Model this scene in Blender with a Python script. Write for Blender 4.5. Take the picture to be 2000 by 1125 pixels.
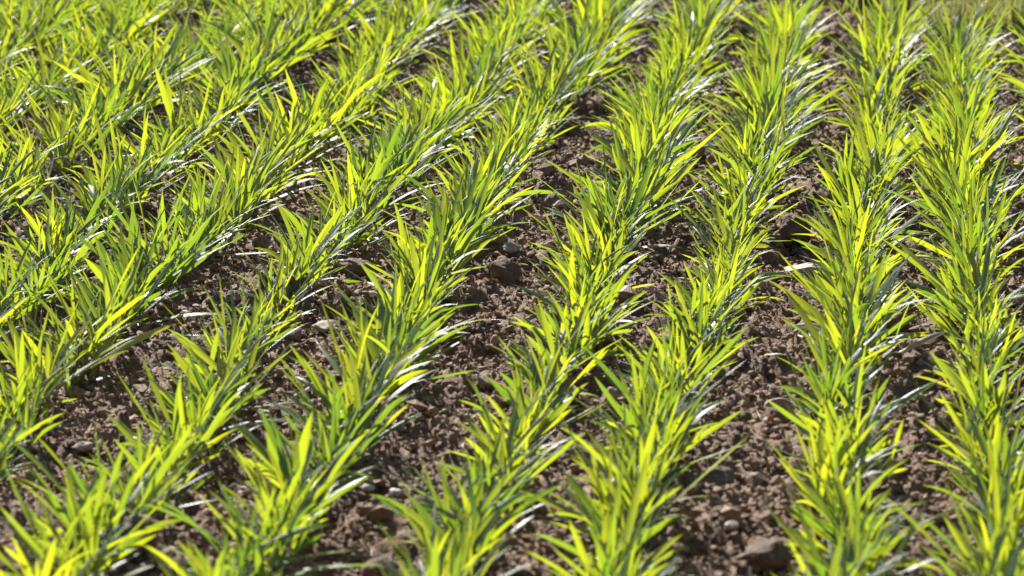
import bpy, math, random
import numpy as np

# ------------------------------------------------------------------ camera, sky, sun, exposure
SC = bpy.context.scene
COL = SC.collection
for o in list(bpy.data.objects):
    bpy.data.objects.remove(o)
R = math.radians

CAM_H, PITCH, YAW, LENS = 0.71, 11.41, 6.34, 133.2
cam_d = bpy.data.cameras.new('camera')
cam_d.sensor_width = 36.0
cam_d.lens = LENS
cam_d.clip_start = 0.05
cam_d.clip_end = 2000
cam_d.dof.use_dof = True
cam_d.dof.focus_distance = 3.68
cam_d.dof.aperture_fstop = 15.0
cam_d.dof.aperture_blades = 0
cam = bpy.data.objects.new('camera', cam_d)
COL.objects.link(cam)
cam.location = (0, 0, CAM_H)
cam.rotation_euler = (R(90 - PITCH), 0, R(YAW))
SC.camera = cam

SUN_EL, SUN_AZ = 40.0, -31.0          # azimuth clockwise from +Y (row direction); negative = to the left
w = bpy.data.worlds.new('World')
SC.world = w
w.use_nodes = True
nt = w.node_tree
sky = nt.nodes.new('ShaderNodeTexSky')
sky.sky_type = 'NISHITA'
sky.sun_disc = False
sky.sun_elevation = R(SUN_EL)
sky.sun_rotation = R(SUN_AZ)
bg = nt.nodes['Background']
nt.links.new(sky.outputs['Color'], bg.inputs['Color'])
bg.inputs['Strength'].default_value = 0.05
sl = bpy.data.lights.new('sun', 'SUN')
sl.energy = 5.0
sl.angle = R(0.5)
sl.color = (1.0, 0.965, 0.91)
sun = bpy.data.objects.new('sun', sl)
COL.objects.link(sun)
sun.location = (-2, 5, 5)
sun.rotation_euler = (R(-(90 - SUN_EL)), 0, R(-SUN_AZ))

SC.view_settings.view_transform = 'Standard'
SC.view_settings.look = 'None'
SC.view_settings.exposure = 1.2
SC.view_settings.gamma = 1.0
SC.view_settings.use_curve_mapping = False
SC.cycles.max_bounces = 10
SC.cycles.diffuse_bounces = 5
SC.cycles.sample_clamp_indirect = 6.0

rng = np.random.default_rng(7)
random.seed(7)


# ------------------------------------------------------------------ helpers
def tag(o, label=None, cat=None, group=None, kind=None):
    if label: o['label'] = label
    if cat: o['category'] = cat
    if group: o['group'] = group
    if kind: o['kind'] = kind
    return o


def mesh_from(name, V, F, smooth=True, uv=None, col=None):
    """V (n,3) float, F (m,k) int faces all of k corners; uv (n,2) and col (n,) per vertex."""
    V = np.ascontiguousarray(V, dtype=np.float32)
    F = np.ascontiguousarray(F, dtype=np.int32)
    me = bpy.data.meshes.new(name)
    m, k = F.shape
    me.vertices.add(len(V))
    me.vertices.foreach_set('co', V.ravel())
    me.loops.add(m * k)
    me.loops.foreach_set('vertex_index', F.ravel())
    me.polygons.add(m)
    me.polygons.foreach_set('loop_start', np.arange(0, m * k, k, dtype=np.int32))
    me.polygons.foreach_set('use_smooth', np.full(m, smooth, dtype=bool))
    if uv is not None:
        l = me.uv_layers.new(name='UVMap')
        l.data.foreach_set('uv', np.ascontiguousarray(uv[F.ravel()], dtype=np.float32).ravel())
    if col is not None:
        a = me.attributes.new('tint', 'FLOAT', 'POINT')
        a.data.foreach_set('value', np.ascontiguousarray(col, dtype=np.float32))
    me.update(calc_edges=True)
    me.validate()
    return me


def obj(name, me, mat, parent=None, loc=(0, 0, 0)):
    o = bpy.data.objects.new(name, me)
    if mat and not me.materials: me.materials.append(mat)
    COL.objects.link(o)
    o.location = loc
    if parent: o.parent = parent
    return o


def empty(name, loc):
    o = bpy.data.objects.new(name, None)
    o.empty_display_size = 0.02
    COL.objects.link(o)
    o.location = loc
    return o


class NT:
    def __init__(s, name):
        s.m = bpy.data.materials.new(name)
        s.m.use_nodes = True
        s.t = s.m.node_tree
        s.t.nodes.clear()
        s.out = s.n('ShaderNodeOutputMaterial')

    def n(s, typ, **kw):
        nd = s.t.nodes.new(typ)
        for k, v in kw.items():
            if k.startswith('i_'):
                key = k[2:].replace('_', ' ')
                nd.inputs[int(key) if key.isdigit() else key].default_value = v
            else:
                setattr(nd, k, v)
        return nd

    def l(s, a, b): s.t.links.new(a, b)

    def noise(s, scale, detail=4, rough=0.55, vec=None):
        nd = s.n('ShaderNodeTexNoise', i_Scale=scale, i_Detail=detail, i_Roughness=rough)
        if vec is None:
            if not hasattr(s, 'geo'): s.geo = s.n('ShaderNodeNewGeometry')
            vec = s.geo.outputs['Position']
        s.l(vec, nd.inputs['Vector'])
        return nd.outputs['Fac']

    def ramp(s, fac, stops):
        r = s.n('ShaderNodeValToRGB')
        e = r.color_ramp.elements
        while len(e) < len(stops): e.new(0.5)
        for el, (p, c) in zip(e, stops):
            el.position = p
            el.color = (*c, 1)
        s.l(fac, r.inputs['Fac'])
        return r.outputs['Color']

    def mix(s, fac, a, b, blend='MIX'):
        m = s.n('ShaderNodeMix', data_type='RGBA', blend_type=blend)
        for sock, v in ((m.inputs[0], fac), (m.inputs[6], a), (m.inputs[7], b)):
            if hasattr(v, 'is_output'): s.l(v, sock)
            else: sock.default_value = v if isinstance(v, float) else (*v, 1)
        return m.outputs[2]

    def attr(s, name): return s.n('ShaderNodeAttribute', attribute_name=name).outputs['Fac']


# ------------------------------------------------------------------ materials
def leaf_material(name, refl_a, refl_b, trans_a, trans_b, fac=0.52, rough=0.30):
    k = NT(name)
    tint = k.attr('tint')
    uv = k.n('ShaderNodeUVMap')
    sep = k.n('ShaderNodeSeparateXYZ')
    k.l(uv.outputs['UV'], sep.inputs[0])
    nz = k.noise(60, 3)
    refl = k.mix(tint, refl_a, refl_b)
    trans = k.mix(tint, trans_a, trans_b)
    # pale midrib and fine lengthwise veins: the leaf's own markings
    a = k.n('ShaderNodeMath', operation='SUBTRACT', i_1=0.5)
    k.l(sep.outputs['X'], a.inputs[0])
    b = k.n('ShaderNodeMath', operation='ABSOLUTE')
    k.l(a.outputs[0], b.inputs[0])
    rib = k.n('ShaderNodeMapRange', i_1=0.0, i_2=0.09, i_3=0.35, i_4=0.0)
    k.l(b.outputs[0], rib.inputs[0])
    refl = k.mix(rib.outputs[0], refl, (0.16, 0.22, 0.10))
    ve = k.n('ShaderNodeMath', operation='MULTIPLY', i_1=75.0)
    k.l(sep.outputs['X'], ve.inputs[0])
    vs = k.n('ShaderNodeMath', operation='SINE')
    k.l(ve.outputs[0], vs.inputs[0])
    vm = k.n('ShaderNodeMapRange', i_1=-1.0, i_2=1.0, i_3=0.84, i_4=1.0)
    k.l(vs.outputs[0], vm.inputs[0])
    cmb = k.n('ShaderNodeCombineXYZ')
    for i in range(3): k.l(vm.outputs[0], cmb.inputs[i])
    trans = k.mix(1.0, trans, cmb.outputs[0], 'MULTIPLY')
    # a few tips dried to straw
    tipv = k.n('ShaderNodeMath', operation='MULTIPLY_ADD', i_1=0.14, i_2=0.0)
    k.l(nz, tipv.inputs[0])
    tp = k.n('ShaderNodeMath', operation='ADD')
    k.l(sep.outputs['Y'], tp.inputs[0]); k.l(tipv.outputs[0], tp.inputs[1])
    tr = k.n('ShaderNodeMapRange', i_1=1.03, i_2=1.10, i_3=0.0, i_4=0.7)
    k.l(tp.outputs[0], tr.inputs[0])
    refl = k.mix(tr.outputs[0], refl, (0.30, 0.22, 0.09))
    trans = k.mix(tr.outputs[0], trans, (0.5, 0.36, 0.10))
    bump = k.n('ShaderNodeBump', i_Strength=0.25, i_Distance=0.0006)
    k.l(vs.outputs[0], bump.inputs['Height'])
    p = k.n('ShaderNodeBsdfPrincipled', i_Roughness=rough)
    p.inputs['IOR'].default_value = 1.5
    p.inputs['Coat Weight'].default_value = 0.14
    p.inputs['Coat Roughness'].default_value = 0.22
    p.inputs['Specular IOR Level'].default_value = 1.0
    k.l(refl, p.inputs['Base Color'])
    k.l(bump.outputs[0], p.inputs['Normal'])
    rr = k.n('ShaderNodeMapRange', i_1=0.3, i_2=0.7, i_3=rough - 0.08, i_4=rough + 0.12)
    k.l(nz, rr.inputs[0])
    k.l(rr.outputs[0], p.inputs['Roughness'])
    t = k.n('ShaderNodeBsdfTranslucent')
    k.l(trans, t.inputs['Color'])
    mx = k.n('ShaderNodeMixShader', i_Fac=fac)
    k.l(p.outputs[0], mx.inputs[1]); k.l(t.outputs[0], mx.inputs[2])
    k.l(mx.outputs[0], k.out.inputs['Surface'])
    return k.m


M_LEAF = leaf_material('cereal_leaf', (0.038, 0.100, 0.088), (0.060, 0.125, 0.070),
                       (0.22, 0.36, 0.018), (0.62, 0.665, 0.016), 0.51, 0.34)
M_STEM = leaf_material('cereal_stem', (0.12, 0.19, 0.06), (0.17, 0.22, 0.08),
                       (0.55, 0.62, 0.05), (0.62, 0.66, 0.10), 0.35)
M_VERGE = leaf_material('verge_blade', (0.12, 0.14, 0.05), (0.20, 0.19, 0.08),
                        (0.30, 0.34, 0.04), (0.40, 0.38, 0.09), 0.4, 0.5)
M_STRAW = leaf_material('dry_straw', (0.42, 0.33, 0.19), (0.52, 0.43, 0.27),
                        (0.5, 0.4, 0.2), (0.5, 0.4, 0.2), 0.25, 0.5)


def earth_material(name, stops, bump_d=0.004, spec=0.25, bump_s=0.9):
    k = NT(name)
    n1 = k.noise(9, 5, 0.6)
    n2 = k.noise(130, 5, 0.65)
    n3 = k.noise(620, 4, 0.7)
    add = k.n('ShaderNodeMath', operation='MULTIPLY_ADD', i_1=0.45)
    k.l(n1, add.inputs[0])
    m2 = k.n('ShaderNodeMath', operation='MULTIPLY', i_1=0.55)
    k.l(n2, m2.inputs[0]); k.l(m2.outputs[0], add.inputs[2])
    c = k.ramp(add.outputs[0], stops)
    sp = k.ramp(n3, [(0.0, (0.62, 0.60, 0.58)), (0.5, (1, 1, 1)), (0.72, (1.05, 1.04, 1.02)), (0.80, (1.7, 1.66, 1.6))])
    c = k.mix(1.0, c, sp, 'MULTIPLY')
    h = k.n('ShaderNodeMath', operation='MULTIPLY_ADD', i_1=0.5)
    k.l(n3, h.inputs[0]); k.l(n2, h.inputs[2])
    bp = k.n('ShaderNodeBump', i_Strength=bump_s, i_Distance=bump_d)
    k.l(h.outputs[0], bp.inputs['Height'])
    p = k.n('ShaderNodeBsdfPrincipled', i_Roughness=0.72)
    p.inputs['Specular IOR Level'].default_value = spec
    k.l(c, p.inputs['Base Color']); k.l(bp.outputs[0], p.inputs['Normal'])
    k.l(p.outputs[0], k.out.inputs['Surface'])
    return k.m


M_SOIL = earth_material('brown_soil', [(0.30, (0.11, 0.066, 0.042)), (0.48, (0.195, 0.122, 0.079)), (0.66, (0.32, 0.215, 0.148))])
M_CRUMB = earth_material('soil_crumb', [(0.30, (0.12, 0.072, 0.045)), (0.5, (0.220, 0.140, 0.092)), (0.68, (0.40, 0.285, 0.205))], 0.002)
M_CLOD = earth_material('soil_clod', [(0.30, (0.095, 0.058, 0.038)), (0.5, (0.165, 0.110, 0.077)), (0.68, (0.28, 0.205, 0.152))], 0.004)


def stone_material(name, a, b):
    return earth_material(name, [(0.32, tuple(x * 0.75 for x in a)), (0.5, a), (0.66, b)], 0.0012, 0.4, 0.6)


M_PINK = stone_material('pink_stone', (0.30, 0.20, 0.165), (0.36, 0.25, 0.21))
M_PALE = stone_material('pale_stone', (0.36, 0.29, 0.24), (0.46, 0.38, 0.32))
M_GREY = stone_material('grey_stone', (0.30, 0.30, 0.31), (0.40, 0.40, 0.42))
M_WHITE = stone_material('white_stone', (0.46, 0.42, 0.38), (0.60, 0.56, 0.52))
M_RED = stone_material('reddish_stone', (0.36, 0.19, 0.15), (0.42, 0.25, 0.2))
M_FLAKE = stone_material('orange_flake', (0.62, 0.16, 0.03), (0.70, 0.22, 0.05))

# ------------------------------------------------------------------ soil: one sheet, clods in its relief
def axis(lo, hi, step0, step1, far):
    xs = [lo]
    while xs[-1] < hi:
        t = (xs[-1] - lo) / (hi - lo)
        xs.append(xs[-1] + step0 + (step1 - step0) * t)
    pre, d, x = [], step0 * 2, lo
    while x > lo - far:
        x -= d; d *= 1.35; pre.append(x)
    post, d, x = [], step1 * 2, xs[-1]
    while x < hi + far:
        x += d; d *= 1.35; post.append(x)
    return np.array(pre[::-1] + xs + post)


XA = axis(-2.05, 0.75, 0.0030, 0.0030, 60)
YA = axis(1.90, 6.90, 0.0036, 0.0078, 300)
GX, GY = np.meshgrid(XA, YA)
ZG = np.zeros_like(GX)


def smooth_noise(X, Y, cell, seed):
    r = np.random.default_rng(seed)
    T = r.random((64, 64))
    u, v = X / cell, Y / cell
    iu, iv = np.floor(u).astype(int), np.floor(v).astype(int)
    fu, fv = u - iu, v - iv
    fu, fv = fu * fu * (3 - 2 * fu), fv * fv * (3 - 2 * fv)
    a = T[iv % 64, iu % 64]; b = T[iv % 64, (iu + 1) % 64]
    c = T[(iv + 1) % 64, iu % 64]; d = T[(iv + 1) % 64, (iu + 1) % 64]
    return (a * (1 - fu) + b * fu) * (1 - fv) + (c * (1 - fu) + d * fu) * fv - 0.5


ZG += 0.030 * smooth_noise(GX, GY, 0.31, 1) + 0.020 * smooth_noise(GX, GY, 0.11, 2)
ZG += 0.012 * smooth_noise(GX, GY, 0.045, 3) + 0.007 * smooth_noise(GX, GY, 0.019, 4)


def stamp(n, r0, r1, hscale, seed, power=1.6):
    """clods pressed into the relief: rounded lumps cut by a few random facets"""
    global ZG
    r = np.random.default_rng(seed)
    rad = r0 + (r1 - r0) * r.random(n) ** power
    cx = r.uniform(-1.95, 0.65, n); cy = r.uniform(1.95, 6.85, n)
    for i in range(n):
        R_ = rad[i] * 1.25
        x0, x1 = np.searchsorted(XA, (cx[i] - R_, cx[i] + R_))
        y0, y1 = np.searchsorted(YA, (cy[i] - R_, cy[i] + R_))
        if x1 - x0 < 2 or y1 - y0 < 2: continue
        dx = (XA[x0:x1] - cx[i])[None, :] / rad[i]
        dy = (YA[y0:y1] - cy[i])[:, None] / rad[i]
        a = r.uniform(0, math.pi); e = r.uniform(0.7, 1.0)
        u = (dx * math.cos(a) + dy * math.sin(a)); v = (-dx * math.sin(a) + dy * math.cos(a)) / e
        d2 = u * u + v * v
        h = np.sqrt(np.clip(1.15 - d2, 0, None))
        for _ in range(2):
            t = r.uniform(0, 2 * math.pi); s = r.uniform(0.5, 1.4)
            h = np.minimum(h, 0.95 + r.uniform(-0.15, 0.25) - s * (u * math.cos(t) + v * math.sin(t)))
        sub = ZG[y0:y1, x0:x1]
        base = sub[sub.shape[0] // 2, sub.shape[1] // 2]
        top = base + h * rad[i] * hscale - rad[i] * 0.12
        np.maximum(sub, np.where(h > 0.02, top, -1), out=sub)


stamp(330, 0.015, 0.040, 0.75, 11, 1.8)
stamp(1900, 0.007, 0.019, 0.80, 12)
stamp(12000, 0.0040, 0.008, 1.0, 13)
ZG += 0.0105 * smooth_noise(GX, GY, 0.0115, 5) + 0.0085 * smooth_noise(GX, GY, 0.0068, 6)
ZG += 0.0042 * (rng.random(ZG.shape) - 0.5) * ((GX > -2.1) & (GX < 0.8) & (GY < 6.9))


def soil_z(x, y):
    """highest soil just around a point"""
    i = np.clip(np.searchsorted(XA, x), 1, len(XA) - 1); j = np.clip(np.searchsorted(YA, y), 1, len(YA) - 1)
    return ZG[j, i]


def soil_top(x, y, rad):
    """level a body of this radius rests on: between the mean and the highest soil under it"""
    i0, i1 = np.searchsorted(XA, (x - rad, x + rad)); j0, j1 = np.searchsorted(YA, (y - rad, y + rad))
    a = ZG[max(0, j0 - 1):j1 + 1, max(0, i0 - 1):i1 + 1]
    return float(0.45 * a.mean() + 0.55 * a.max())


ny, nx = ZG.shape
idx = np.arange(ny * nx).reshape(ny, nx)
F = np.stack([idx[:-1, :-1], idx[:-1, 1:], idx[1:, 1:], idx[1:, :-1]], -1).reshape(-1, 4)
soil = obj('field_soil', mesh_from('field_soil', np.stack([GX, GY, ZG], -1).reshape(-1, 3), F), M_SOIL)
tag(soil, 'brown crumbly tilled soil of the field', kind='structure')

# ------------------------------------------------------------------ view test (which plants are worth an object of their own)
th, ps = R(PITCH), R(YAW)
FW = np.array([-math.sin(ps) * math.cos(th), math.cos(ps) * math.cos(th), -math.sin(th)])
RT = np.array([math.cos(ps), math.sin(ps), 0.0])
UP = np.cross(RT, FW)


def project(P):
    d = np.asarray(P, float) - np.array([0, 0, CAM_H])
    z = d @ FW
    s = LENS / 36.0
    return d @ RT / z * s, d @ UP / z * s        # frame is |x| < .5, |y| < .28125


# ------------------------------------------------------------------ soil crumbs lying loose on the sheet
def ico():
    t = (1 + 5 ** 0.5) / 2
    v = np.array([(-1, t, 0), (1, t, 0), (-1, -t, 0), (1, -t, 0), (0, -1, t), (0, 1, t), (0, -1, -t), (0, 1, -t),
                  (t, 0, -1), (t, 0, 1), (-t, 0, -1), (-t, 0, 1)], float)
    v /= np.linalg.norm(v[0])
    f = np.array([(0, 11, 5), (0, 5, 1), (0, 1, 7), (0, 7, 10), (0, 10, 11), (1, 5, 9), (5, 11, 4), (11, 10, 2), (10, 7, 6), (7, 1, 8),
                  (3, 9, 4), (3, 4, 2), (3, 2, 6), (3, 6, 8), (3, 8, 9), (4, 9, 5), (2, 4, 11), (6, 2, 10), (8, 6, 7), (9, 8, 1)])
    return v, f


def subdivide(v, f):
    v = list(map(tuple, v)); cache = {}; out = []

    def mid(a, b):
        key = (min(a, b), max(a, b))
        if key not in cache:
            m = (np.array(v[a]) + np.array(v[b])) / 2
            v.append(tuple(m / np.linalg.norm(m))); cache[key] = len(v) - 1
        return cache[key]
    for a, b, c in f:
        ab, bc, ca = mid(a, b), mid(b, c), mid(c, a)
        out += [(a, ab, ca), (b, bc, ab), (c, ca, bc), (ab, bc, ca)]
    return np.array(v), np.array(out)


IV, IF = ico()
IV1, IF1 = subdivide(IV, IF)
IV2, IF2 = subdivide(IV1, IF1)
IV3, IF3 = subdivide(IV2, IF2)


def crumbs(n, r0, r1, seed, power):
    r = np.random.default_rng(seed)
    x = r.uniform(-1.75, 0.55, n); y = 2.15 + 4.2 * r.random(n) ** 1.25
    px, py = project(np.stack([x, y, 0 * x], -1))
    ok = (np.abs(px) < 0.62) & (np.abs(py) < 0.33)
    x, y = x[ok], y[ok]; n = len(x)
    rad = r0 + (r1 - r0) * r.random(n) ** power
    z = soil_z(x, y) + rad * 0.35
    J = np.clip(1 + 0.36 * r.standard_normal((n, len(IV), 1)), 0.35, 2)
    P = IV[None] * J
    a = r.uniform(0, 2 * math.pi, n)
    ca, sa = np.cos(a)[:, None], np.sin(a)[:, None]
    X = P[..., 0] * ca - P[..., 1] * sa; Y = P[..., 0] * sa + P[..., 1] * ca
    P = np.stack([X * 1.15, Y * 0.9, P[..., 2] * 0.8], -1) * rad[:, None, None]
    P += np.stack([x, y, z], -1)[:, None, :]
    F = IF[None] + (np.arange(n) * len(IV))[:, None, None]
    return P.reshape(-1, 3), F.reshape(-1, 3)


V1, F1 = crumbs(400000, 0.0009, 0.0038, 21, 2.2)
V2, F2 = crumbs(4500, 0.0042, 0.009, 22, 2.2)
cr = obj('soil_crumbs', mesh_from('soil_crumbs', np.concatenate([V1, V2]), np.concatenate([F1, F2 + len(V1)]), smooth=False), M_CRUMB)
tag(cr, 'loose crumbs of brown soil strewn over the whole field', 'soil crumbs', kind='stuff')

# ------------------------------------------------------------------ cereal plants
def leaf_batch(p0, L, W, az, a0, a1, curl, r0, r1, fold, tint, S=9):
    """all leaves at once; every argument (n,) or (n,3). Returns verts, quads, uv, tint."""
    n = len(L)
    pos = p0.copy()
    rings, uvs = [], []
    for s in range(S + 1):
        t = s / S
        al = a0 + (a1 - a0) * t ** 1.4
        ph = az + curl * t * t
        d = np.stack([np.sin(al) * np.cos(ph), np.sin(al) * np.sin(ph), np.cos(al)], -1)
        side = np.stack([-np.sin(ph), np.cos(ph), np.zeros(n)], -1)
        nrm = np.cross(d, side)
        ro = (r0 + r1 * t)[:, None]
        sd = side * np.cos(ro) + nrm * np.sin(ro)
        nm = np.cross(d, sd)
        wt = (0.42 + 0.58 * min(1, t / 0.32) ** 0.8) * (1 - max(0, (t - 0.48) / 0.52) ** 2.3) + 0.012
        hw = (W * wt * 0.5)[:, None]
        c = pos + nm * hw * fold[:, None] * 0.9
        rings.append(np.stack([pos - sd * hw, c, pos + sd * hw], 1))
        uvs.append(np.array([[0, t], [0.5, t], [1, t]]))
        pos = pos + d * (L / S)[:, None]
    V = np.stack(rings, 1).reshape(n, (S + 1) * 3, 3)
    q = []
    for s in range(S):
        for j in range(2):
            a = s * 3 + j
            q.append((a, a + 1, a + 4, a + 3))
    q = np.array(q)
    nv = (S + 1) * 3
    F = (q[None] + (np.arange(n) * nv)[:, None, None]).reshape(-1, 4)
    uv = np.tile(np.concatenate(uvs), (n, 1))
    return V.reshape(-1, 3), F, uv, np.repeat(tint, nv)


def tube_batch(p0, pm, p1, ra, rb, tint):
    n = len(ra); K = 6
    ax = p1 - pm
    ax = ax / np.linalg.norm(ax, axis=1, keepdims=True)
    s = np.cross(ax, np.array([0.31, 0.95, 0.02])); s /= np.linalg.norm(s, axis=1, keepdims=True)
    u = np.cross(ax, s)
    rings = []
    for q0, rr in ((p0, ra), (pm, ra), (p1, rb)):
        for k in range(K):
            c, z = math.cos(2 * math.pi * k / K), math.sin(2 * math.pi * k / K)
            rings.append(q0 + (s * c + u * z) * rr[:, None])
    V = np.stack(rings, 1)
    q = [(r * K + k, r * K + (k + 1) % K, (r + 1) * K + (k + 1) % K, (r + 1) * K + k) for r in range(2) for k in range(K)]
    F = (np.array(q)[None] + (np.arange(n) * 3 * K)[:, None, None]).reshape(-1, 4)
    uv = np.tile(np.array([[k / K, r * 0.4] for r in range(3) for k in range(K)]), (n, 1))
    return V.reshape(-1, 3), F, uv, np.repeat(tint, 3 * K)


def plant_params(r, x, y, size):
    """tillers and leaves of one plant, relative to its base"""
    nt_ = r.integers(8, 11)
    T0, TM, T1, TR, LF = [], [], [], [], []
    tl = r.normal(0, 0.16, 2)                            # the whole plant leans a little
    for _ in range(nt_):
        b = np.array([r.normal(0, 0.006), r.uniform(-0.036, 0.036), -0.004])
        side = 1 if r.random() < 0.5 else -1
        az_t = (0 if side > 0 else math.pi) + r.normal(0, 1.0)
        lean = abs(r.normal(0.34, 0.28))
        h = r.uniform(0.012, 0.028) * size
        tip = b + np.array([math.sin(lean) * math.cos(az_t) * h + tl[0] * h, math.sin(lean) * math.sin(az_t) * h + tl[1] * h, math.cos(lean) * h + 0.004])
        T0.append(b * np.array([0.1, 0.1, 0]) - np.array([0, 0, 0.02])); TM.append(b); T1.append(tip); TR.append(r.uniform(0.0013, 0.0019) * size)
        nl = r.integers(3, 5)
        for j in range(nl):
            f = j / max(1, nl - 1)                       # 0 oldest and lowest, 1 youngest
            p = b + (tip - b) * (0.45 + 0.55 * f)
            lat = 1 if (j + (side > 0)) % 2 else -1
            az = (0 if lat > 0 else math.pi) + r.normal(0, 0.80)
            a0 = max(0.04, r.normal(0.70 - 0.40 * f, 0.24)) + lean * 0.3
            a1 = a0 + max(0.02, r.normal(0.30 - 0.06 * f, 0.24))
            if f < 0.5 and r.random() < 0.06: a1 += r.uniform(0.4, 0.9)
            grow = 1.0 + 0.30 * min(1.0, max(0.0, (y - 2.9) / 2.0))   # the crop stands taller towards the far edge
            L = size * grow * r.normal(0.0500, 0.0130) * (0.80 + 0.35 * math.sin(math.pi * min(1, 0.25 + f * 0.62)))
            W = size * r.normal(0.0044, 0.0010) * (1.0 - 0.34 * f * (j == nl - 1))
            hx, hy = math.sin(a1) * math.cos(az) + tl[0] * 1.6, math.sin(a1) * math.sin(az) + tl[1] * 1.6
            az = math.atan2(hy, hx)
            LF.append((p[0], p[1], p[2], L, W, az, a0, a1, r.normal(0, 0.25), r.normal(0, 0.30), r.normal(0, 1.0),
                       r.uniform(0.22, 0.75), float(np.clip(r.normal(0.45, 0.33), 0, 1))))
    return np.array(T0), np.array(TM), np.array(T1), np.array(TR), np.array(LF)


ROW_X = {0: 0.167, 1: 0.045, 2: -0.059, 3: -0.193, 4: -0.307, 5: -0.451, 6: -0.568, 7: -0.710, 8: -0.830}
for k in range(9, 20): ROW_X[k] = -0.830 - 0.1265 * (k - 8) + 0.012 * math.sin(k * 2.3)
for k in range(1, 5): ROW_X[-k] = 0.167 + 0.125 * k


def edge_y(x): return 5.08 - 1.1 * (x - 0.045)


plants = []
for k, x0 in ROW_X.items():
    y = 1.80 + rng.uniform(0, 0.05)
    while y < min(edge_y(x0), 6.9):
        x = x0 + 0.007 * math.sin(y * 2.1 + k * 1.7) + 0.004 * math.sin(y * 7.3 + k) + rng.normal(0, 0.004)
        vig = 1.0 + 0.10 * math.sin(y * 3.1 + k * 2.2) + rng.normal(0, 0.08)
        pts = [(x, y, 0.0), (x, y, 0.11), (x - 0.07, y, 0.06), (x + 0.07, y, 0.06)]
        px, py = project(pts)
        inside = np.any((np.abs(px) < 0.5) & (np.abs(py) < 0.28125))
        plants.append((bool(inside), y, k, x, max(0.68, min(1.32, vig))))
        y += rng.uniform(0.052, 0.076) + (0.03 if rng.random() < 0.04 else 0)

seen = sorted([p for p in plants if p[0]], key=lambda p: p[1])
OWN = seen[:300]
own_ids = {id(p) for p in OWN}
REST = [p for p in plants if id(p) not in own_ids]
print('plants in view', len(seen), 'rest', len(REST))

ORD = ['edge', 'first', 'second', 'third', 'fourth', 'fifth', 'sixth', 'seventh', 'eighth', 'ninth', 'tenth', 'eleventh', 'twelfth', 'thirteenth', 'fourteenth']
made = []
for inside, y, k, x, size in OWN:
    r = np.random.default_rng(int(1e5 + k * 4001 + y * 1e4) % (2 ** 31))
    z = float(soil_z(x, y)) * 0.6
    root = empty('cereal_plant', (x, y, z))
    T0, TM, T1, TR, LF = plant_params(r, x, y, size)
    LF[:, 12] = np.clip(LF[:, 12] + r.normal(0, 0.2), 0, 1)
    V, F, uv, tc = leaf_batch(LF[:, :3], *[LF[:, i] for i in range(3, 13)])
    obj('leaves', mesh_from('leaves', V, F, True, uv, tc), M_LEAF, root)
    V, F, uv, tc = tube_batch(T0, TM, T1, TR, TR * 0.8, r.random(len(TR)))
    obj('stems', mesh_from('stems', V, F, True, uv, tc), M_STEM, root)
    made.append((root, k, x, y, size))

# plants towards the field edge and beyond the frame: one mass
VL, FL, UL, TL, VS, FS, US, TS = [], [], [], [], [], [], [], []
nvl = nvs = 0
r = np.random.default_rng(99)
for inside, y, k, x, size in REST:
    T0, TM, T1, TR, LF = plant_params(r, x, y, size)
    off = np.array([x, y, float(soil_z(x, y)) * 0.6])
    V, F, uv, tc = leaf_batch(LF[:, :3] + off, *[LF[:, i] for i in range(3, 13)], S=7)
    VL.append(V); FL.append(F + nvl); UL.append(uv); TL.append(tc); nvl += len(V)
    V, F, uv, tc = tube_batch(T0 + off, TM + off, T1 + off, TR, TR * 0.8, r.random(len(TR)))
    VS.append(V); FS.append(F + nvs); US.append(uv); TS.append(tc); nvs += len(V)
crop = empty('cereal_crop', (0, 4, 0))
tag(crop, 'blurred mass of green cereal plants filling the rows towards the far field edge', 'crop', kind='stuff')
lo = obj('leaves', mesh_from('crop_leaves', np.concatenate(VL), np.concatenate(FL), True, np.concatenate(UL), np.concatenate(TL)), M_LEAF, crop, (0, -4, 0))
so = obj('stems', mesh_from('crop_stems', np.concatenate(VS), np.concatenate(FS), True, np.concatenate(US), np.concatenate(TS)), M_STEM, crop, (0, -4, 0))

# ------------------------------------------------------------------ labels of the plants: row and stretch of the row
for root, k, x, y, size in made:
    row = 'row cut by right edge' if k <= 0 else ORD[k] + ' full row from right'
    zone = 'blurred foreground' if y < 3.05 else ('sharp middle' if y < 4.2 else 'softly blurred far stretch')
    tag(root, 'green cereal plant in the %s of the %s' % (zone, row), 'cereal plant',
        'cereal plants in the %s of the %s' % (zone, row))

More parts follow.
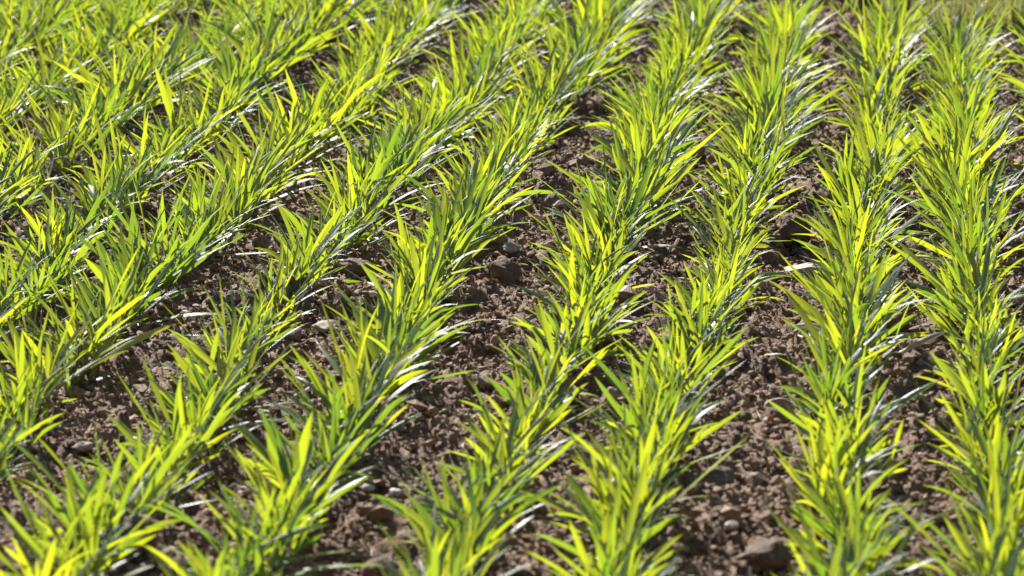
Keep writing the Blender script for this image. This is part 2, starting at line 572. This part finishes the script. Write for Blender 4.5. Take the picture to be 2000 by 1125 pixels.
# ------------------------------------------------------------------ stones, clods and litter lying on the soil
def lump(name, x, y, sx, sy, sz, mat, label, cat, seed, rot=0.0, facets=6, rough=0.05, sink=0.3, tilt=(0, 0), group=None, hi=True):
    r = np.random.default_rng(seed)
    v = (IV3 if hi else IV1).copy(); f = IF3 if hi else IF1
    for _ in range(facets):                              # broken faces
        n = r.normal(size=3); n /= np.linalg.norm(n)
        d = r.uniform(0.50, 0.85)
        h = v @ n
        v -= np.clip(h - d, 0, None)[:, None] * n * 0.92
    for fr, am in ((2.0, rough * 1.4), (5.0, rough), (11.0, rough * 0.6)):
        ph = r.uniform(0, 6.28, (3, 3)); di = r.normal(size=(3, 3)) * fr
        s = sum(np.sin(v @ di[i] + ph[i, 0]) for i in range(3)) / 3
        v += v * (s * am)[:, None]
    if rough > 0.08: v *= (1 + 0.035 * r.standard_normal((len(v), 1)))
    v *= np.array([sx, sy, sz]) / 2
    ca, sa = math.cos(tilt[0]), math.sin(tilt[0])
    v = v @ np.array([[1, 0, 0], [0, ca, sa], [0, -sa, ca]])
    ca, sa = math.cos(tilt[1]), math.sin(tilt[1])
    v = v @ np.array([[ca, 0, -sa], [0, 1, 0], [sa, 0, ca]])
    ca, sa = math.cos(rot), math.sin(rot)
    v = v @ np.array([[ca, sa, 0], [-sa, ca, 0], [0, 0, 1]])
    z = soil_top(x, y, max(sx, sy) * 0.45) + sz * (0.5 - sink)
    o = obj(name, mesh_from(name, v, f, True), mat, None, (x, y, z))
    return tag(o, label, cat, group)


STONES = [
    # name, x, y, width, depth, height, material, seed, rot, facets, label, category
    ('stone', -0.115, 2.988, 0.024, 0.019, 0.017, M_PINK, 1, 0.2, 3, 'smooth rounded pinkish brown stone between two rows, small round clods beside it', 'stone'),
    ('stone', -0.117, 3.591, 0.040, 0.045, 0.014, M_PALE, 2, 0.5, 8, 'large pale flat stone under leaves at left of second full row from right', 'stone'),
    ('stone', -0.353, 3.908, 0.030, 0.024, 0.020, M_GREY, 3, 0.1, 7, 'pale bluish grey angular stone lying among dark clods up the middle', 'stone'),
    ('stone', -0.254, 3.006, 0.022, 0.019, 0.020, M_PINK, 4, -0.5, 9, 'blocky pinkish angular stone between third and fourth full rows from right', 'stone'),
    ('stone', -0.371, 3.210, 0.010, 0.010, 0.014, M_RED, 5, 0.3, 7, 'little upright reddish stone beside the fourth full row from right', 'stone'),
    ('stone', -0.523, 3.247, 0.027, 0.022, 0.011, M_PALE, 6, 0.2, 6, 'flat pale pinkish stone left of the fifth full row from right', 'stone'),
    ('stone', -0.658, 2.853, 0.018, 0.015, 0.009, M_PALE, 7, 0.9, 6, 'pale pinkish flat pebble on open soil at lower left', 'pebble'),
    ('pebble', -0.411, 2.722, 0.011, 0.009, 0.006, M_WHITE, 8, 0.2, 5, 'small bright white pebble beside a larger one on the lower soil', 'pebble'),
    ('pebble', -0.387, 2.706, 0.014, 0.010, 0.007, M_WHITE, 9, -0.3, 5, 'larger of two white pebbles side by side on the lower soil', 'pebble'),
    ('pebble', -0.659, 3.275, 0.007, 0.006, 0.005, M_WHITE, 10, 0.1, 4, 'tiny oval white pebble alone on bare soil at left', 'pebble'),
    ('pebble', -0.807, 3.686, 0.007, 0.006, 0.006, M_GREY, 11, 0.1, 5, 'tiny bluish grey pebble on bare soil near the left edge', 'pebble'),
    ('stone', -0.132, 2.602, 0.013, 0.010, 0.007, M_PALE, 12, 0.4, 6, 'broken whitish stone in the blurred soil at lower right', 'stone'),
    ('stone', -0.401, 3.607, 0.021, 0.018, 0.012, M_PALE, 13, 1.1, 7, 'pale angular stone on top of soil right of fourth full row from right', 'stone'),
    ('stone', -0.253, 3.402, 0.018, 0.015, 0.012, M_PINK, 14, 0.1, 2, 'rounded dull pink stone left of third full row from right', 'stone'),
    ('soil_clod', -0.133, 3.732, 0.036, 0.028, 0.032, M_CLOD, 15, 0.5, 6, 'wedge shaped dark clod standing above the large pale flat stone', 'clod'),
    ('soil_clod', -0.037, 3.376, 0.050, 0.034, 0.022, M_CRUMB, 16, 0.1, 5, 'flat topped pale brown clod half hidden by second full row from right', 'clod'),
    ('soil_clod', -0.547, 2.499, 0.044, 0.036, 0.034, M_CLOD, 17, 0.7, 6, 'big dark blurred clod near the bottom left corner', 'clod'),
    ('soil_clod', -0.535, 3.464, 0.036, 0.028, 0.026, M_CLOD, 18, 0.2, 6, 'dark shaded clod close to leaves of fifth full row from right', 'clod'),
    ('soil_clod', -0.394, 3.479, 0.040, 0.032, 0.034, M_CLOD, 19, 0.6, 7, 'steep faced brown clod right of fourth full row, below a pale stone', 'clod'),
    ('soil_clod', -0.140, 2.954, 0.012, 0.011, 0.011, M_CLOD, 20, 0, 1, 'leftmost of the small round clods beside the smooth pinkish stone', 'clod'),
    ('soil_clod', -0.129, 2.948, 0.012, 0.011, 0.010, M_CLOD, 21, 0, 1, 'middle small round clod just below the smooth pinkish stone', 'clod'),
    ('soil_clod', -0.115, 2.897, 0.017, 0.016, 0.016, M_CLOD, 22, 0, 3, 'larger dark round clod in front of the smooth pinkish stone', 'clod'),
    ('soil_clod', -0.111, 2.957, 0.008, 0.008, 0.008, M_CLOD, 23, 0, 1, 'smallest round clod at right end below the smooth pinkish stone', 'clod'),
    ('soil_clod', -0.384, 3.822, 0.034, 0.028, 0.024, M_CLOD, 24, 1.0, 6, 'dark broken clod left of the pale bluish grey stone', 'clod'),
    ('soil_clod', -0.151, 2.724, 0.028, 0.022, 0.020, M_CLOD, 25, 0.3, 5, 'rough brown clod above the broken whitish stone at lower right', 'clod'),
    ('soil_clod', -0.103, 2.545, 0.040, 0.030, 0.024, M_CLOD, 26, 0.1, 5, 'wide blurred brown clod at the bottom between first two left-leaning rows', 'clod'),
    ('soil_clod', -0.800, 3.212, 0.030, 0.024, 0.018, M_CRUMB, 27, 0.4, 4, 'pale brown clod at the left edge below a row', 'clod'),
    ('soil_clod', -0.370, 2.500, 0.028, 0.022, 0.022, M_CLOD, 28, 0.8, 5, 'reddish brown blurred clod at the bottom left of centre', 'clod'),
    ('soil_clod', -0.115, 5.62, 0.10, 0.07, 0.065, M_CLOD, 41, 0.3, 6, 'dark blurred clod beyond the row ends, left one at top right', 'clod'),
    ('soil_clod', -0.035, 5.66, 0.085, 0.06, 0.055, M_CLOD, 42, 1.1, 6, 'dark blurred clod beyond the row ends, next to olive verge grass', 'clod'),
    ('soil_clod', 0.078, 3.019, 0.024, 0.020, 0.020, M_CLOD, 29, 0.2, 5, 'brown clod at the right edge beside first full row from right', 'clod'),
]
for nm, x, y, sx, sy, sz, mt, seed, rot, fc, lab, cat in STONES:
    clod = nm == 'soil_clod'
    lump(nm, x, y, sx, sy, sz, mt, lab, cat, seed + 300, rot, fc, 0.13 if clod else 0.075, 0.30, group={'stone': 'stones on the soil', 'pebble': 'pebbles on the soil', 'soil_clod': 'large clods on the soil'}[nm])

FLAKES = [
    (-0.118, 2.884, 0.0045, 0.0075, 'upright orange flake below the round clods near smooth pinkish stone'),
    (-0.547, 2.621, 0.006, 0.005, 'red orange flake, left one of a close pair at lower left'),
    (-0.525, 2.620, 0.006, 0.005, 'dull red brown flake, right one of a close pair at lower left'),
    (-0.264, 2.656, 0.005, 0.006, 'small orange flake on blurred soil left of third full row from right'),
    (-0.382, 2.532, 0.008, 0.006, 'broad dull orange flake on blurred soil at the bottom'),
    (-0.529, 3.737, 0.004, 0.005, 'tiny red flake on the soil right of fifth full row from right'),
]
for i, (x, y, sx, sz, lab) in enumerate(FLAKES):
    lump('orange_flake', x, y, sx, sx * 0.45, sz, M_FLAKE, lab, 'flake', 500 + i, 0.3 * i, 3, 0.06, 0.15, tilt=(0.3, 0.2), group='orange flakes on the soil', hi=False)


def straw(name, x, y, L, W, az, rise, bend, label, cat, seed):
    r = np.random.default_rng(seed)
    n1 = np.ones(1)
    V, F, uv, tc = leaf_batch(np.zeros((1, 3)), n1 * L, n1 * W, n1 * az, n1 * (math.pi / 2 - rise), n1 * (math.pi / 2 - rise + bend),
                              n1 * 0.5, n1 * 0.2, n1 * 0.9, n1 * 0.6, n1 * 0.6, S=10)
    # a dried leaf still has thickness: close it with an underside
    k = len(V)
    V = np.concatenate([V, V - np.array([0, 0, 0.0005])])
    F = np.concatenate([F, F[:, ::-1] + k])
    o = obj(name, mesh_from(name, V, F, True, np.concatenate([uv, uv]), np.concatenate([tc, tc])), M_STRAW, None, (x, y, soil_top(x, y, 0.006) + 0.003))
    tag(o, label, cat, 'dry straw on the soil')


straw('straw_piece', -0.034, 4.499, 0.050, 0.0045, 2.2, 0.12, 0.2, 'beige straw piece on soil between the first two full rows, far up', 'straw', 1)
straw('dry_leaf', -0.029, 3.118, 0.062, 0.0050, 0.45, 0.50, 0.5, 'dry yellowish leaf arching between first and second full rows from right', 'dry leaf', 2)
straw('straw_piece', -0.243, 3.030, 0.040, 0.0042, 1.2, 0.30, 0.3, 'whitish straw piece right of the blocky pinkish stone', 'straw', 3)
straw('straw_piece', -0.545, 2.991, 0.042, 0.0030, 0.3, 0.06, 0.1, 'thin pale straw lying on soil between blurred rows at left', 'straw', 4)

# small pale chips and bits of straw: one of each kind is built, the rest are copies
r = np.random.default_rng(77)
chips = [lump('stone_chip', 0, 0, 0.006, 0.005, 0.0032, [M_PALE, M_WHITE, M_PINK][i % 3], 'tiny pale stone chip among the crumbs of soil', 'stone chip', 700 + i, 0, 6, 0.05, 0.3,
              group='stone chips on the soil', hi=False) for i in range(6)]
n_chip = 0
while n_chip < 90:
    x, y = r.uniform(-1.3, 0.3), 2.3 + 2.8 * r.random()
    px, py = project([(x, y, 0.01)])
    if abs(px[0]) > 0.49 or abs(py[0]) > 0.27 or min(abs(x - q) for q in ROW_X.values()) < 0.034: continue
    o = chips[n_chip] if n_chip < 6 else chips[n_chip % 6].copy()
    if n_chip >= 6: COL.objects.link(o)
    o.location = (x, y, soil_top(x, y, 0.004) + 0.0012)
    o.rotation_euler = (r.normal(0, 0.4), r.normal(0, 0.4), r.uniform(0, 6.28))
    k = r.uniform(0.5, 1.35)
    o.scale = (k, k, k)
    n_chip += 1
for i in range(40):
    while True:
        x, y = r.uniform(-1.2, 0.25), 2.35 + 2.4 * r.random()
        px, py = project([(x, y, 0.01)])
        if abs(px[0]) < 0.48 and abs(py[0]) < 0.26 and min(abs(x - q) for q in ROW_X.values()) > 0.036: break
    straw('straw_scrap', x, y, r.uniform(0.011, 0.034), r.uniform(0.0011, 0.0026), r.uniform(0, 6.28), r.uniform(0, 0.25), 0.2,
          'short thin scrap of dry straw among the crumbs of soil', 'straw', 60 + i)

# ------------------------------------------------------------------ beyond the crop: rough dry verge
def verge(n, seed):
    r = np.random.default_rng(seed)
    x = np.where(r.random(n) < 0.7, r.uniform(-0.5, 0.6, n), r.uniform(-1.6, 1.4, n))
    y = edge_y(x) + 0.24 + 2.2 * r.random(n) ** 1.3
    ok = (x > 0.04 + 0.06 * r.standard_normal(n)) | (r.random(n) < 0.12)
    x, y = x[ok], y[ok]; n = len(x)
    p0 = np.stack([x, y, soil_z(x, y) - 0.004], -1)
    a0 = np.abs(r.normal(0.35, 0.25, n))
    return leaf_batch(p0, r.uniform(0.02, 0.06, n), r.uniform(0.0025, 0.0045, n), r.uniform(0, 6.28, n), a0, a0 + np.abs(r.normal(0.4, 0.3, n)),
                      r.normal(0, 0.3, n), r.normal(0, 0.3, n), r.normal(0, 0.5, n), r.uniform(0.1, 0.4, n), r.random(n), S=4)


V, F, uv, tc = verge(50000, 51)
vg = obj('verge_grass', mesh_from('verge_grass', V, F, True, uv, tc), M_VERGE)
tag(vg, 'blurred olive dry grass on the verge beyond the field edge', 'grass', kind='stuff')
